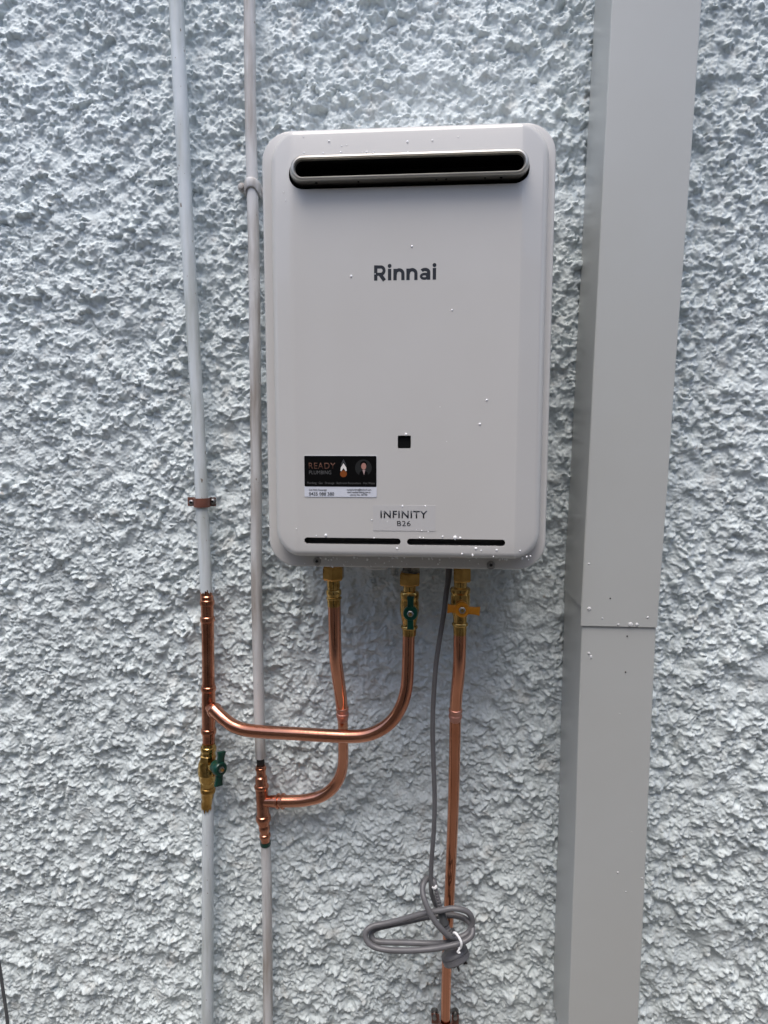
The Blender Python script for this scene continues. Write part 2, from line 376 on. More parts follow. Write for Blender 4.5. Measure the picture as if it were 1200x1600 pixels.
def shell(x0, x1, z0, z1, r, rings, xs_extra, facet, nc=10, ninner=None):
    """closed solid: rounded rectangles (inset, y) from back to front; front filled by columns so that creases run true"""
    bm = bmesh.new()
    cols = sorted(set(xs_extra))
    def outline(ins):
        rr = max(r - ins, 0.001); X0, X1, Z0, Z1 = x0 + ins, x1 - ins, z0 + ins, z1 - ins
        top = [(X0 + rr - rr * math.cos(math.pi / 2 * k / nc), Z1 - rr + rr * math.sin(math.pi / 2 * k / nc)) for k in range(nc + 1)]
        top += [(x, Z1) for x in cols if X0 + rr < x < X1 - rr]
        top += [(X1 - rr + rr * math.sin(math.pi / 2 * k / nc), Z1 - rr + rr * math.cos(math.pi / 2 * k / nc)) for k in range(nc + 1)]
        bot = [(x, Z0 + Z1 - z) for x, z in top]
        return top, bot
    prev = None
    for ins, y in rings:
        t, b_ = outline(ins)
        T = [bm.verts.new((x, y + facet(x, z), z)) for x, z in t]; B = [bm.verts.new((x, y + facet(x, z), z)) for x, z in b_]
        loop = T + B[::-1]
        if prev is None:
            n = len(T)
            for i in range(n - 1): bm.faces.new((T[i], T[i + 1], B[i + 1], B[i]))
        else:
            n2 = len(loop)
            for i in range(n2): bm.faces.new((prev[i], prev[(i + 1) % n2], loop[(i + 1) % n2], loop[i]))
        prev = loop; last = (T, B)
    T, B = last
    nz = 24; colv = []
    for a, b_ in zip(T, B):
        c = [a]
        for k in range(1, nz):
            s = k / nz; z = a.co.z + (b_.co.z - a.co.z) * s; x = a.co.x
            c.append(bm.verts.new((x, rings[-1][1] + facet(x, z), z)))
        c.append(b_); colv.append(c)
    for p, q in zip(colv, colv[1:]):
        for k in range(nz):
            bm.faces.new((p[k], q[k], q[k + 1], p[k + 1]))
    bmesh.ops.remove_doubles(bm, verts=bm.verts[:], dist=1e-6)
    return bm
W = xR - xL
kL = (PV(448, 260, YF).x + PV(466, 800, YF).x) / 2; kR = (PV(822, 260, YF).x + PV(801, 800, YF).x) / 2
def facet(x, z):
    def s(d):      # distance outside the crease -> drop, rounded crease
        d += 0.0015
        if d <= 0: return 0.0
        if d < 0.003: return 0.44 * d * d / 0.006
        return 0.44 * (d - 0.0015)
    f = s(kL - x) + s(x - kR)
    f += 0.10 * max(0, z - (zT - 0.075))      # the head of the cover leans back a little
    return f
RB = 0.0085
rings = [(0.0, -(YF - 0.045)), (0.0, -(YF - RB - 0.0005))]
for k in range(1, 7):
    a = math.pi / 2 * k / 6; rings.append((RB * (1 - math.cos(a)), -(YF - RB + RB * math.sin(a))))
rings = [(i, y + (0.0 if n_ > 0 else 0.0)) for n_, (i, y) in enumerate(rings)]
fine = []
for k0 in (kL, kR):
    fine += [k0 + d for d in (-0.012, -0.005, -0.0015, -0.00075, 0, 0.00075, 0.0015, 0.005)]
fine += list(np.linspace(xL + 0.034, xR - 0.034, 15))
bm = shell(xL, xR, zB, zT, 0.033, rings, fine, facet)
cover_me = from_bm(bm)
# cutters: flue hole, two vent slots, the window
def stadium(x0, x1, z0, z1): return rrect(x0, x1, z0, z1, (z1 - z0) / 2 - 1e-4, 10)
hole = [PV(450, 240, YF).x, PV(829, 240, YF).x, PV(640, 291, YF).z, PV(640, 240.5, YF).z]
v1 = [PV(475.5, 846, YF).x, PV(626, 846, YF).x, PV(550, 850.5, YF).z, PV(550, 840.5, YF).z]
v2 = [PV(636, 848, YF).x, PV(789.5, 848, YF).x, v1[2], v1[3]]
wd = [PV(621.5, 690, YF).x, PV(642, 690, YF).x, PV(631, 700.5, YF).z, PV(631, 680.5, YF).z]
tmp = bpy.data.objects.new('tmp', cover_me); C.objects.link(tmp)
cut = []
for poly, dep in ((stadium(*hole), 0.030), (stadium(*v1), 0.012), (stadium(*v2), 0.012), (rrect(*wd, 0.0012, 3), 0.006)):
    o = bpy.data.objects.new('cut', from_bm(prism(poly, -(YF - dep), -(YF + 0.02)))); C.objects.link(o); cut.append(o)
    md = tmp.modifiers.new('b', 'BOOLEAN'); md.operation = 'DIFFERENCE'; md.solver = 'EXACT'; md.object = o
dg = bpy.context.evaluated_depsgraph_get(); dg.update()
final = bpy.data.meshes.new_from_object(tmp.evaluated_get(dg))
for o in cut + [tmp]: bpy.data.objects.remove(o)
bm = bmesh.new(); bm.from_mesh(final)
bmesh.ops.dissolve_degenerate(bm, dist=1e-6, edges=bm.edges[:])
cover = place('front_cover', from_bm(bm, 26), M['case'], heater)
# casing
bmc = shell(cL, cR, cB, cT, 0.037, [(0.004, -0.020), (0.004, -(YC - 0.016)), (0.0, -(YC - 0.014)), (0.0, -(YC - 0.003)), (0.0012, -(YC - 0.0008)), (0.0035, -YC)], [cL + W * k / 8 for k in range(1, 8)], lambda x, z: 0.0)
place('casing', from_bm(bmc, 26), M['case'], heater)
# dark liners: shade inside flue and vents is put into their colour
def liner(name, poly, y_back, y_front, m, th=0.0006):
    bm = bmesh.new(); n = len(poly)
    a = [bm.verts.new((x, y_back, z)) for x, z in poly]; b = [bm.verts.new((x, y_front, z)) for x, z in poly]
    for i in range(n): bm.faces.new((a[i], b[i], b[(i + 1) % n], a[(i + 1) % n]))
    bm.faces.new(a)
    return place(name, from_bm(bm), m, cover)
e = 0.0004
liner('flue_recess', stadium(hole[0] + e, hole[1] - e, hole[2] + e, hole[3] - e), -(YF - 0.0295), -(YF - 0.0012), M['black'])
for v in (v1, v2): liner('vent_slot', stadium(v[0] + e, v[1] - e, v[2] + e, v[3] - e), -(YF - 0.0115), -(YF - 0.0016), M['dark_inside'])
liner('sensor_window', rrect(wd[0] + e, wd[1] - e, wd[2] + e, wd[3] - e, 0.001, 3), -(YF - 0.003), -(YF - 0.0004), M['black'])
# flue outlet: folded steel stadium frame standing out of its recess
YO = YF + 0.016; YB = YF - 0.016
fo = [PV(454, 260, YO).x, PV(826, 260, YO).x, PV(640, 276.5, YO).z, PV(640, 237, YO).z]
fb = [PV(452, 260, YB).x, PV(828, 260, YB).x, PV(640, 288.5, YB).z, PV(640, 243, YB).z]
bm = bmesh.new(); prev = None
secs = [(fb, 0.0, -YB), ('m', 0.0, -(YO - 0.004)), (fo, 0.0, -(YO - 0.002)), (fo, 0.0006, -(YO - 0.0006)), (fo, 0.0016, -YO), (fo, 0.0028, -(YO + 0.0001)), (fo, 0.0038, -(YO - 0.0008)), (fo, 0.0044, -(YO - 0.003)), (fo, 0.0046, -(YO - 0.006))]
for who, ins, y in secs:
    if who == 'm': s_ = 0.86; who = [a + (b_ - a) * s_ for a, b_ in zip(fb, fo)]
    pl = stadium(who[0] + ins, who[1] - ins, who[2] + ins, who[3] - ins)
    ring = [bm.verts.new((x, y, z)) for x, z in pl]
    if prev:
        n = len(ring)
        for i in range(n): bm.faces.new((prev[i], prev[(i + 1) % n], ring[(i + 1) % n], ring[i]))
    prev = ring
flue = place('flue_outlet', from_bm(bm, 40), M['steel'], heater)
bm = bmesh.new(); pl = stadium(fo[0] + .0044, fo[1] - .0044, fo[2] + .0044, fo[3] - .0044); n = len(pl)
a_ = [bm.verts.new((x, -(YO - 0.0045), z)) for x, z in pl]; b_ = [bm.verts.new((x, -(YF - 0.024), z)) for x, z in pl]
for i in range(n): bm.faces.new((a_[i], a_[(i + 1) % n], b_[(i + 1) % n], b_[i]))
bm.faces.new(b_)
place('flue_opening', from_bm(bm), M['black'], flue)  # shade inside the flue is put into the black colour
for px in (494, 560, 682, 758, 783, 697):
    zz = fb[2] + (fo[2] - fb[2]) * 0.62; c = PV(px, 280, YF + 0.004); r = 0.0016 if px in (494, 783) else 0.0011
    place('rivet_hole', lathe((c.x, -(YB + (YO - YB) * .62), zz - 0.0008), (c.x, -(YB + (YO - YB) * .62), zz + 0.0004), [(0, r), (1, r)], 12, True), M['black'], flue)
# screws and drain boss under the cover
def screw(px, py, Y, w, parent, m=None, name='screw'):
    c, t = P(px, py, Y); r = rad(w, t)
    bm = bmesh.new()
    lathe((c.x, c.y + 0.002, c.z), (c.x, c.y - 0.0022, c.z), [(0, r * 1.25), (0.35, r * 1.25), (0.36, r), (0.8, r * 0.92), (1.0, r * 0.55), (0.82, r * 0.45), (0.8, r * 0.05)], 20, True, bm=bm)
    s = place(name, from_bm(bm, 30), m or M['screw'], parent)
    b2 = bmesh.new(); a = r * 0.38
    box_bm(b2, c.x - a, c.x + a, c.y - 0.0022, c.y - 0.0012, c.z - a * .28, c.z + a * .28)
    box_bm(b2, c.x - a * .28, c.x + a * .28, c.y - 0.00225, c.y - 0.0012, c.z - a, c.z + a)
    place('screw_slot', from_bm(b2), M['black'], s)
    return s
screw(495.5, 876.5, YC + 0.0005, 12, heater); screw(767, 882.5, YC + 0.0005, 12, heater)
c0 = PV(590, 889, 0.12)
place('drain_boss', lathe((c0.x, -0.14, cB + 0.006), (c0.x, -0.14, cB - 0.0055), [(0, .017), (.9, .017), (1, .0155)], 28, True), M['case'], heater)

# printing
def text_mesh(s, bold=0.0, space=1.0):
    cu = bpy.data.curves.new('t', 'FONT'); cu.body = s; cu.size = 1; cu.align_x = 'LEFT'; cu.offset = bold; cu.space_character = space
    cu.resolution_u = 6
    o = bpy.data.objects.new('t', cu); C.objects.link(o)
    dg = bpy.context.evaluated_depsgraph_get(); dg.update()
    me = bpy.data.meshes.new_from_object(o.evaluated_get(dg)); bpy.data.objects.remove(o)
    return me
def text(s, px0, px1, pyb, pyt, Y, m, parent, name='lettering', bold=0.0, space=1.0, thick=0.00012):
    """string fitted between px0..px1 and baseline pyb..cap top pyt"""
    me = text_mesh(s, bold, space)
    co = np.empty(len(me.vertices) * 3, np.float32); me.vertices.foreach_get('co', co); co = co.reshape(-1, 3)
    x0, x1 = co[:, 0].min(), co[:, 0].max(); cap = 0.70
    A = PV(px0, pyb, Y); B = PV(px1, pyb, Y); T = PV((px0 + px1) / 2, pyt, Y); T0 = PV((px0 + px1) / 2, pyb, Y)
    co2 = np.empty_like(co); co2[:, 0] = A.x + (co[:, 0] - x0) / (x1 - x0) * (B.x - A.x)
    co2[:, 2] = T0.z + co[:, 1] / cap * (T.z - T0.z); co2[:, 1] = -Y
    me.vertices.foreach_set('co', co2.ravel()); me.update()
    bm = bmesh.new(); bm.from_mesh(me)
    g = bmesh.ops.extrude_face_region(bm, geom=bm.faces[:])
    for v in [v for v in g['geom'] if isinstance(v, bmesh.types.BMVert)]: v.co.y -= thick
    for mm_ in list(me.materials): pass
    me2 = from_bm(bm); me2.materials.clear()
    return place(name, me2, m, parent)
def maker_letters():
    """the maker's name drawn letter by letter in heavy strokes"""
    bm = bmesh.new()
    x0 = PV(584.5, 438, YF).x; sc = (PV(681.5, 438, YF).x - x0) / 97.0; zb = (PV(590, 438.5, YF).z + PV(675, 437, YF).z) / 2
    lift = [0]
    def st(pts, w=5.3, closed=False):
        n = len(pts); L = []; R = []; lift[0] += 1
        for i in range(n):
            a = Vector(pts[(i - 1) % n] if closed or i > 0 else pts[i]); b = Vector(pts[(i + 1) % n] if closed or i < n - 1 else pts[i])
            t = (b - a).normalized(); nn = Vector((-t.y, t.x)); p = Vector(pts[i])
            L.append(p + nn * w / 2); R.append(p - nn * w / 2)
        yf = -(YF + 0.00010 + 0.00003 * (lift[0] % 4)); yb = -(YF - 0.0002)
        mk = lambda Q, y: [bm.verts.new((x0 + q.x * sc, y, zb + q.y * sc)) for q in Q]
        l, r, lb, rb = mk(L, yf), mk(R, yf), mk(L, yb), mk(R, yb)
        for i in range(n if closed else n - 1):
            j = (i + 1) % n
            bm.faces.new((l[i], l[j], r[j], r[i])); bm.faces.new((l[i], lb[i], lb[j], l[j])); bm.faces.new((r[j], rb[j], rb[i], r[i]))
    def arc(cx, cy, rx, ry, a0, a1, n=12): return [(cx + rx * math.cos(math.radians(a0 + (a1 - a0) * k / n)), cy + ry * math.sin(math.radians(a0 + (a1 - a0) * k / n))) for k in range(n + 1)]
    st([(2.6, 0), (2.6, 23.2)]); st([(2, 20.6), (10.5, 20.6)] + arc(10.8, 15.1, 4.9, 5.5, 88, -88) + [(10.5, 9.6), (2, 9.6)], 4.8); st([(8.8, 10.2), (16.4, 0)], 5.6)
    for ix in (24.4, 94.2):
        st([(ix, 0), (ix, 17.6)]); st(arc(ix, 21.9, 1.55, 1.55, 0, 330, 11), 3.1, True)
    for nx_ in (32.9, 53.2):
        st([(nx_, 0), (nx_, 17.4)]); st([(nx_ + .5, 9)] + arc(nx_ + 6.4, 9.8, 5.9, 5.8, 165, 0) + [(nx_ + 12.3, 0)], 5.1)
    st(arc(79.5, 11.4, 5.8, 4.2, 150, 0) + [(85.3, 0)], 5.1); st(arc(78.6, 5.3, 5.0, 3.4, 0, 345, 22), 4.0, True); st([(78.5, 8.9), (85.2, 8.9)], 3.6)
    return from_bm(bm)
place('maker_lettering', maker_letters(), M['ink'], cover)
# model label
mdl = place('model_label', from_bm(prism(rrect(PV(583, 809, YF).x, PV(680.5, 809, YF).x, PV(632, 829.5, YF).z, PV(632, 789.5, YF).z, 0.0008, 3), -(YF - 0.0002), -(YF + 0.0004))), M['label'], cover)
text('INFINITY', 594.5, 667.5, 809.3, 798, YF + 0.0005, M['ink'], mdl, bold=0.018, space=1.12)
text('B26', 620.5, 641.5, 821.8, 813.8, YF + 0.0005, M['ink'], mdl, space=1.08)
# plumber's sticker
YS = YF + 0.0006
sx0, sx1 = PV(475.5, 745, YS).x, PV(588.5, 745, YS).x; sz0, sz1 = PV(530, 776.5, YS).z, PV(530, 712, YS).z; szm = PV(530, 760.5, YS).z
stick = place('service_sticker', from_bm(prism(rrect(sx0, sx1, sz0, sz1, 0.0014, 4), -(YF - 0.0001), -YS)), M['sticker_white'], cover)
place('black_panel', from_bm(prism(rrect(sx0 + .0002, sx1 - .0002, szm, sz1 - .0002, 0.0013, 4), -YS, -(YS + 0.00015))), M['sticker_black'], stick)
YT = YS + 0.0002
text('READY', 482.5, 524, 732.5, 723, YT, M['bronze_print'], stick, bold=0.004, space=1.1)
text('PLUMBING', 483, 517.5, 741, 735.2, YT, M['grey_print'], stick, space=1.05)
text('Plumbing · Gas · Drainage · Bathroom Renovations · Hot Water', 480, 586.5, 756.3, 753, YT, M['grey_print'], stick)
text('0435 088 380', 482.8, 522, 774, 769, YT, M['ink'], stick, bold=0.006)
text('Call Nick Cavanagh', 482.8, 510.5, 766.6, 763.8, YT, M['ink'], stick)
text('readyplumbing@outlook.com', 542, 580, 766.3, 763.6, YT, M['ink'], stick)
text('www.readyplumbing.com.au', 542.5, 579, 770.2, 767.6, YT, M['ink'], stick)
text('Licence No. 367700', 547, 574, 774.2, 771.6, YT, M['ink'], stick)
def flat(name, pts, m, y, parent):
    poly = [(PV(a, b, y).x, PV(a, b, y).z) for a, b in pts]
    bm = bmesh.new(); vs = [bm.verts.new((x, -y, z)) for x, z in poly]; f = bm.faces.new(vs); f.normal_update()
    if f.normal.y > 0: bmesh.ops.reverse_faces(bm, faces=[f])
    g = bmesh.ops.extrude_face_region(bm, geom=bm.faces[:])
    for v in [v for v in g['geom'] if isinstance(v, bmesh.types.BMVert)]: v.co.y -= 0.00006
    return place(name, from_bm(bm), m, parent)
ell = lambda cx, cy, rx, ry, n=20: [(cx + rx * math.cos(2 * math.pi * k / n), cy + ry * math.sin(2 * math.pi * k / n)) for k in range(n)]
flat('logo_drop', ell(536.7, 740.3, 5.3, 5.4), M['orange_print'], YT, stick)
flat('logo_chevron', [(531.8, 735.5), (532.5, 730.5), (536.7, 723.6), (541, 730.5), (541.8, 735.5), (540.2, 736.2), (536.7, 731.5), (533.4, 736.2)], M['white_print'], YT + .0001, stick)
flat('logo_tip', [(532.0, 728.5), (533.4, 723.5), (536.7, 717.3), (540, 723.5), (541.6, 728.5), (536.7, 722)], M['charcoal_print'], YT, stick)
flat('portrait_backdrop', ell(567.8, 731, 13, 13.2, 28), M['portrait_back'], YT, stick)
flat('portrait_suit', [(561, 743.2), (562, 738), (565.5, 735.5), (570.5, 735.5), (574.3, 738), (575.3, 742.5), (571.5, 743.6), (565, 744)], M['sticker_black'], YT + .0001, stick)
flat('portrait_hair', ell(568.2, 725.3, 5.3, 5), M['sticker_black'], YT + .0001, stick)
flat('portrait_face', ell(568.3, 728.6, 3.9, 5.2), M['skin_print'], YT + .0002, stick)
flat('portrait_shirt', [(566.3, 734.2), (570.8, 734), (568.8, 742.3)], M['shirt_print'], YT + .0002, stick)

# rain drops lying on the heater
def drops(pts, Yf, parent, name='water_drops', m=None):
    bm = bmesh.new()
    for px, py, w in pts:
        Y = Yf(px, py) if callable(Yf) else Yf
        c, t = P(px, py, Y); r = rad(w * 0.82, t)
        mt = Matrix.Translation(c) @ Matrix.Diagonal((r * random.uniform(.85, 1.15), r * 0.62, r * random.uniform(.95, 1.3), 1))
        bmesh.ops.create_icosphere(bm, subdivisions=2, radius=1, matrix=mt)
    for f in bm.faces: f.smooth = True
    return place(name, from_bm(bm, 60), m or M['water'], parent, kind='stuff')
dl = [(514, 220.5, 4.5), (534, 228, 2.4), (541.5, 226.5, 2), (636.5, 221.5, 4.5), (675.5, 219.5, 4.2), (716, 213.5, 2.6), (474, 213.5, 2), (643.5, 385, 4.4), (548.7, 431.5, 4.4),
      (706.5, 484.5, 3.5), (760.5, 625, 4), (749.8, 662.5, 4.5), (687.5, 636, 2.2), (634.5, 678.8, 5), (629, 791, 4.2), (664.5, 791, 3.4), (581, 812.5, 2.6), (605, 815, 2.4), (659, 829, 3.2),
      (669, 831, 2.6), (656, 840, 3.2), (661.5, 840.5, 2.4), (691.5, 838.5, 3.8), (711, 840.2, 7), (719, 840.5, 4.5), (743.5, 857, 5), (752, 860.5, 3), (776, 859.5, 4.2), (738.5, 867.5, 4.4),
      (722, 865.5, 3.2), (771, 869.5, 2.2), (812.5, 860.5, 3), (829, 869, 3), (823, 870, 3), (509, 836.5, 5.5), (494, 837, 2.6), (584.5, 840.5, 2.4), (620.5, 857, 4), (463, 826, 2.4),
      (650.5, 827.5, 2.2), (443, 300, 2), (446, 313, 2.2), (698, 690, 1.8), (586, 428, 2.2)]
drops(dl, lambda px, py: YF - facet(PV(px, py, YF).x, PV(px, py, YF).z) + 0.0001, cover)
edge = [(500 + random.uniform(0, 330), 871 + random.uniform(0, 4.0), random.uniform(2.0, 4.6)) for _ in range(34)] + [(random.uniform(470, 800), random.uniform(875, 887), random.uniform(1.6, 3)) for _ in range(22)]
drops(edge, YC + 0.0015, heater)
top = [(random.uniform(470, 800), random.uniform(236.5, 239.5) , random.uniform(2, 4.5)) for _ in range(9)]
drops(top, YO - 0.001, flue)

# ------------------------------------------------------------------ connections under the heater
YP = 0.112
# hot / left union
o = empty('brass_union', PV(522, 905, YP), 'plain brass pipe union without handle, leftmost under the heater', 'pipe union')
hexnut((521, 884, YP), (521, 905.5, YP), 33, o, M['brass_dull'])
place('socket', lathe((521, 904, YP), (522, 947, YP), [(0, 20.5), (.30, 20.5), (.31, 19.5), (.38, 19.5), (.40, 22.5), (.46, 24), (.55, 24), (.62, 21)] + bead(.70, .05, 21, 25) + [(.80, 21.5), (1, 20.5)]), M['brass'], o)
# middle ball valve
o = empty('ball_valve', PV(640.5, 956, YP), 'brass ball valve with upright green butterfly handle under the heater', 'valve')
place('thread_tape', lathe((643, 884, YP), (642, 896, YP), [(0, 25), (.5, 27), (.8, 28), (1, 24)]), M['tape'], o)
hexnut((640.5, 893.5, YP), (640.5, 914, YP), 33, o, M['brass_dull'])
place('body', lathe((640, 912, YP), (639.5, 993, YP), [(0, 20), (.14, 20), (.15, 28), (.18, 30), (.27, 30), (.30, 28), (.34, 29.5), (.50, 30.5), (.62, 27), (.74, 23), (.78, 21.5)] + bead(.83, .035, 22, 27) + [(.89, 22), (.99, 21.5), (1, 19)]), M['brass'], o)
def butterfly(cx, cy, Y, r, L, w0, w1, ang, parent, m, tilt=None, w2=None):
    """round hub with two wings; px sizes; ang = wing direction; returns handle with nut"""
    c, t = P(cx, cy, Y); k = t / FOC; bm = bmesh.new()
    out = []
    for sgn, LL in ((0, L[0]), (math.pi, L[1])):
        a0 = math.radians(ang) + sgn; ux, uz = math.cos(a0), math.sin(a0)
        for d, w in ((r * .55, w0), (LL * .75, w0), (LL, w1)): out.append((d, w, ux, uz))
    poly = []
    for (d, w, ux, uz) in out[:3]: poly.append((ux * d - uz * w / 2, uz * d + ux * w / 2))
    for (d, w, ux, uz) in out[:3][::-1]: poly.append((ux * d + uz * w / 2, uz * d - ux * w / 2))
    for (d, w, ux, uz) in out[3:]: poly.append((ux * d - uz * w / 2, uz * d + ux * w / 2))
    for (d, w, ux, uz) in out[3:][::-1]: poly.append((ux * d + uz * w / 2, uz * d - ux * w / 2))
    wing = lambda lo, hi: [(x * k, z * k) for x, z in poly[lo:hi]]
    for lo, hi in ((0, 6), (6, 12)):
        pl = wing(lo, hi)
        a = [bm.verts.new((x, -0.001, z)) for x, z in pl]; b = [bm.verts.new((x, -0.0065, z)) for x, z in pl]
        n = len(pl)
        for i in range(n): bm.faces.new((a[i], a[(i + 1) % n], b[(i + 1) % n], b[i]))
        bm.faces.new(a[::-1]); bm.faces.new(b)
    bmesh.ops.recalc_face_normals(bm, faces=bm.faces[:])
    bmesh.ops.bevel(bm, geom=bm.edges[:], offset=0.0009, segments=2, affect='EDGES', profile=0.5)
    R = r * k
    lathe((0, 0.010, 0), (0, -0.0078, 0), [(0, R * .86), (.35, R * .88), (.5, R), (.9, R), (1, R * .9), (.99, R * .55), (.93, R * .5)], 28, True, bm=bm)
    rot = tilt or Matrix.Identity(4)
    bmesh.ops.transform(bm, matrix=Matrix.Translation(c) @ rot, verts=bm.verts[:])
    h = place('handle', from_bm(bm, 35), m, parent)
    b2 = bmesh.new(); lathe((0, -0.0065, 0), (0, -0.0092, 0), [(0, R * .46), (.8, R * .46), (1, R * .38)], 6, True, bm=b2, angle=10)
    bmesh.ops.transform(b2, matrix=Matrix.Translation(c) @ rot, verts=b2.verts[:])
    place('handle_nut', from_bm(b2, 12), M['screw'], h)
    b3 = bmesh.new(); lathe((0, -0.009, 0), (0, -0.0115, 0), [(0, R * .22), (.9, R * .22), (1, R * .12)], 14, True, bm=b3)
    bmesh.ops.transform(b3, matrix=Matrix.Translation(c) @ rot, verts=b3.verts[:])
    place('stem', from_bm(b3, 30), M['brass'], h)
butterfly(641.5, 957, YP + .022, 11.3, (27, 26), 9.5, 11, 90, o, M['green'])
# gas valve
o = empty('gas_valve', PV(720, 951, YP), 'brass gas valve with yellow butterfly handle turned crosswise', 'valve')
hexnut((722, 886, YP), (722, 908.5, YP), 28.5, o, M['brass_dull'])
place('body', lathe((719.5, 907, YP), (718.5, 992, YP), [(0, 20.5), (.12, 20.5), (.13, 29), (.15, 31.5), (.21, 31.5), (.24, 29), (.28, 30.5), (.42, 30.5), (.55, 28), (.66, 22), (.74, 21.5)] + bead(.80, .035, 21, 25.5) + [(.86, 21), (.99, 20.5), (1, 19)]), M['brass'], o)
butterfly(722, 951.5, YP + .022, 11.8, (27.5, 23), 11.5, 14.5, -4, o, M['yellow'])

# copper pipes
def pipe_thing(name, label, pts, m, cat='pipe', sub=8):
    """a thing whose own mesh is the pipe"""
    me = tube(pts, sub); return place(name, me, m, None, label, cat)
hp = empty('copper_pipe', PV(536, 1160, 0.06), 'copper pipe from the leftmost union, bending left behind the long curved pipe', 'pipe')
place('upper_pipe', tube([(522.3, 945, .112, 20), (523, 985, .112, 20), (523.8, 1015, .110, 20), (525.2, 1036, .106, 20), (528.5, 1060, .098, 20), (532, 1085, .088, 19.5), (534.3, 1105, .080, 19)], 8), M['copper'], hp)
place('swaged_joint', lathe((534.6, 1103, .081), (535.6, 1126, .075), bead(.18, .16, 17, 20.4) + bead(.58, .16, 17, 20) + [(.95, 16.5), (1, 15.5)]), M['copper_dull'], hp)
place('lower_pipe', tube([(535.3, 1118, .077, 16), (536, 1145, .070, 16), (536.3, 1175, .062, 16.3), (535.5, 1196, .056, 16.8), (530.5, 1215, .050, 17.6), (519, 1232, .046, 18.4), (503, 1243.5, .042, 18.7), (484, 1249, .040, 18.7), (465, 1251.5, .038, 18.7), (440, 1252, .036, 18.7)], 10), M['copper'], hp)
mp_ = empty('copper_pipe', PV(558, 1150, 0.09), 'long curved copper pipe sweeping from the left riser to the green handled valve', 'pipe')
place('bent_pipe', tube([(334, 1108, .046, 19), (341, 1115, .050, 19.5), (351, 1124, .056, 20), (365, 1134, .064, 20.3), (384, 1140.5, .070, 20.4), (415, 1143.8, .078, 20.4), (460, 1146.3, .088, 20.4), (510, 1149.3, .096, 20.4), (548, 1150.7, .101, 20.5), (575, 1148, .104, 20.5), (598, 1138, .106, 20.5),
     (616, 1122, .108, 20.3), (628, 1101, .110, 20), (634.5, 1078, .111, 19.6), (637, 1052, .112, 19.5), (638, 1020, .112, 19.4), (638.7, 990, .112, 19.4)], 10, 28), M['copper'], mp_)
gp = empty('gas_pipe', PV(705, 1330, 0.06), 'straight copper gas pipe running down the wall behind the coiled cord', 'pipe')
place('upper_pipe', tube([(718.5, 990, .112, 20.3), (718.2, 1012, .112, 20.3), (717.6, 1036, .110, 20.1), (715.6, 1062, .104, 19.8), (713.2, 1086, .095, 19.3), (711.8, 1108, .088, 19)], 8), M['gas_copper'], gp)
place('swaged_joint', lathe((711.9, 1106, .089), (711.2, 1126, .083), bead(.18, .16, 18.6, 21.6) + bead(.62, .16, 18.6, 21.2) + [(.95, 17.6), (1, 16.5)]), M['copper_dull'], gp)
place('lower_pipe', tube([(711.4, 1120, .084, 18.2), (710.2, 1180, .070, 18), (708.2, 1260, .055, 17.5), (705, 1340, .042, 16.8), (701, 1430, .032, 16), (698, 1510, .026, 15.5), (696.5, 1570, .024, 15.2), (696, 1640, .024, 15)], 10), M['gas_copper'], gp)

# left riser
rs = empty('copper_riser', PV(325, 1040, 0.022), 'vertical copper pipe section joined below the thick painted pipe', 'pipe')
YR = 0.026
place('coupling', lathe((323.5, 930, YR), (324.5, 982, YR), [(0, 17), (.03, 19.8)] + bead(.22, .09, 19.8, 23.2) + bead(.72, .09, 19.8, 23.2) + [(.88, 20.2), (1, 19.6)]), M['copper_dark'], rs)
place('pipe', tube([(324.5, 975, YR, 19.3), (325.2, 1030, YR, 19.3), (325.8, 1078, YR, 19.3)], 6), M['copper_dark'], rs)
tee = place('tee', lathe((325.8, 1068, YR), (326.2, 1165, YR), [(0, 20)] + bead(.08, .045, 20.5, 23.8) + [(.15, 20.8), (.22, 21.2), (.60, 21.2), (.68, 20.8)] + bead(.76, .045, 20.5, 24) + [(.84, 19.6), (1, 19)]), M['copper_dark'], rs)
place('tee_branch', lathe((327, 1103, YR), (341, 1115, .049), [(0, 19), (.3, 19.6), (.45, 21.5)] + bead(.62, .12, 21, 24.5) + [(.84, 21.4), (.98, 21.2), (1, 19)]), M['copper_dark'], rs)
# ragged bare copper where the paint stops (above the coupling, below the valve)
def ragged(px, py0, py1, w, Y, up, parent, m, seed, amp=9):
    r = random.Random(seed); bm = bmesh.new(); A, t = P(px, py0, Y); B, _ = P(px, py1, Y); R = rad(w, t); n = 64
    ring0 = []; ring1 = []
    js = [abs(noise.noise(Vector((k * 0.55, seed * 3.1, 0)))) * 1.4 + 0.35 * r.random() ** 3 for k in range(n)]
    for k in range(n):
        a = 2 * math.pi * k / n
        j = (js[k] * 0.7 + js[(k + 1) % n] * .3) * amp * t / FOC
        ring0.append(bm.verts.new((A.x + R * math.cos(a), A.y + R * math.sin(a), A.z + (j if up else 0))))
        ring1.append(bm.verts.new((B.x + R * math.cos(a), B.y + R * math.sin(a), B.z - (0 if up else j))))
    for k in range(n): bm.faces.new((ring0[k], ring0[(k + 1) % n], ring1[(k + 1) % n], ring1[k]))
    return place('bare_copper', from_bm(bm, 60), m, parent)
ragged(322.3, 928, 936, 18.8, YR - .001, True, rs, M['copper_dark'], 4)

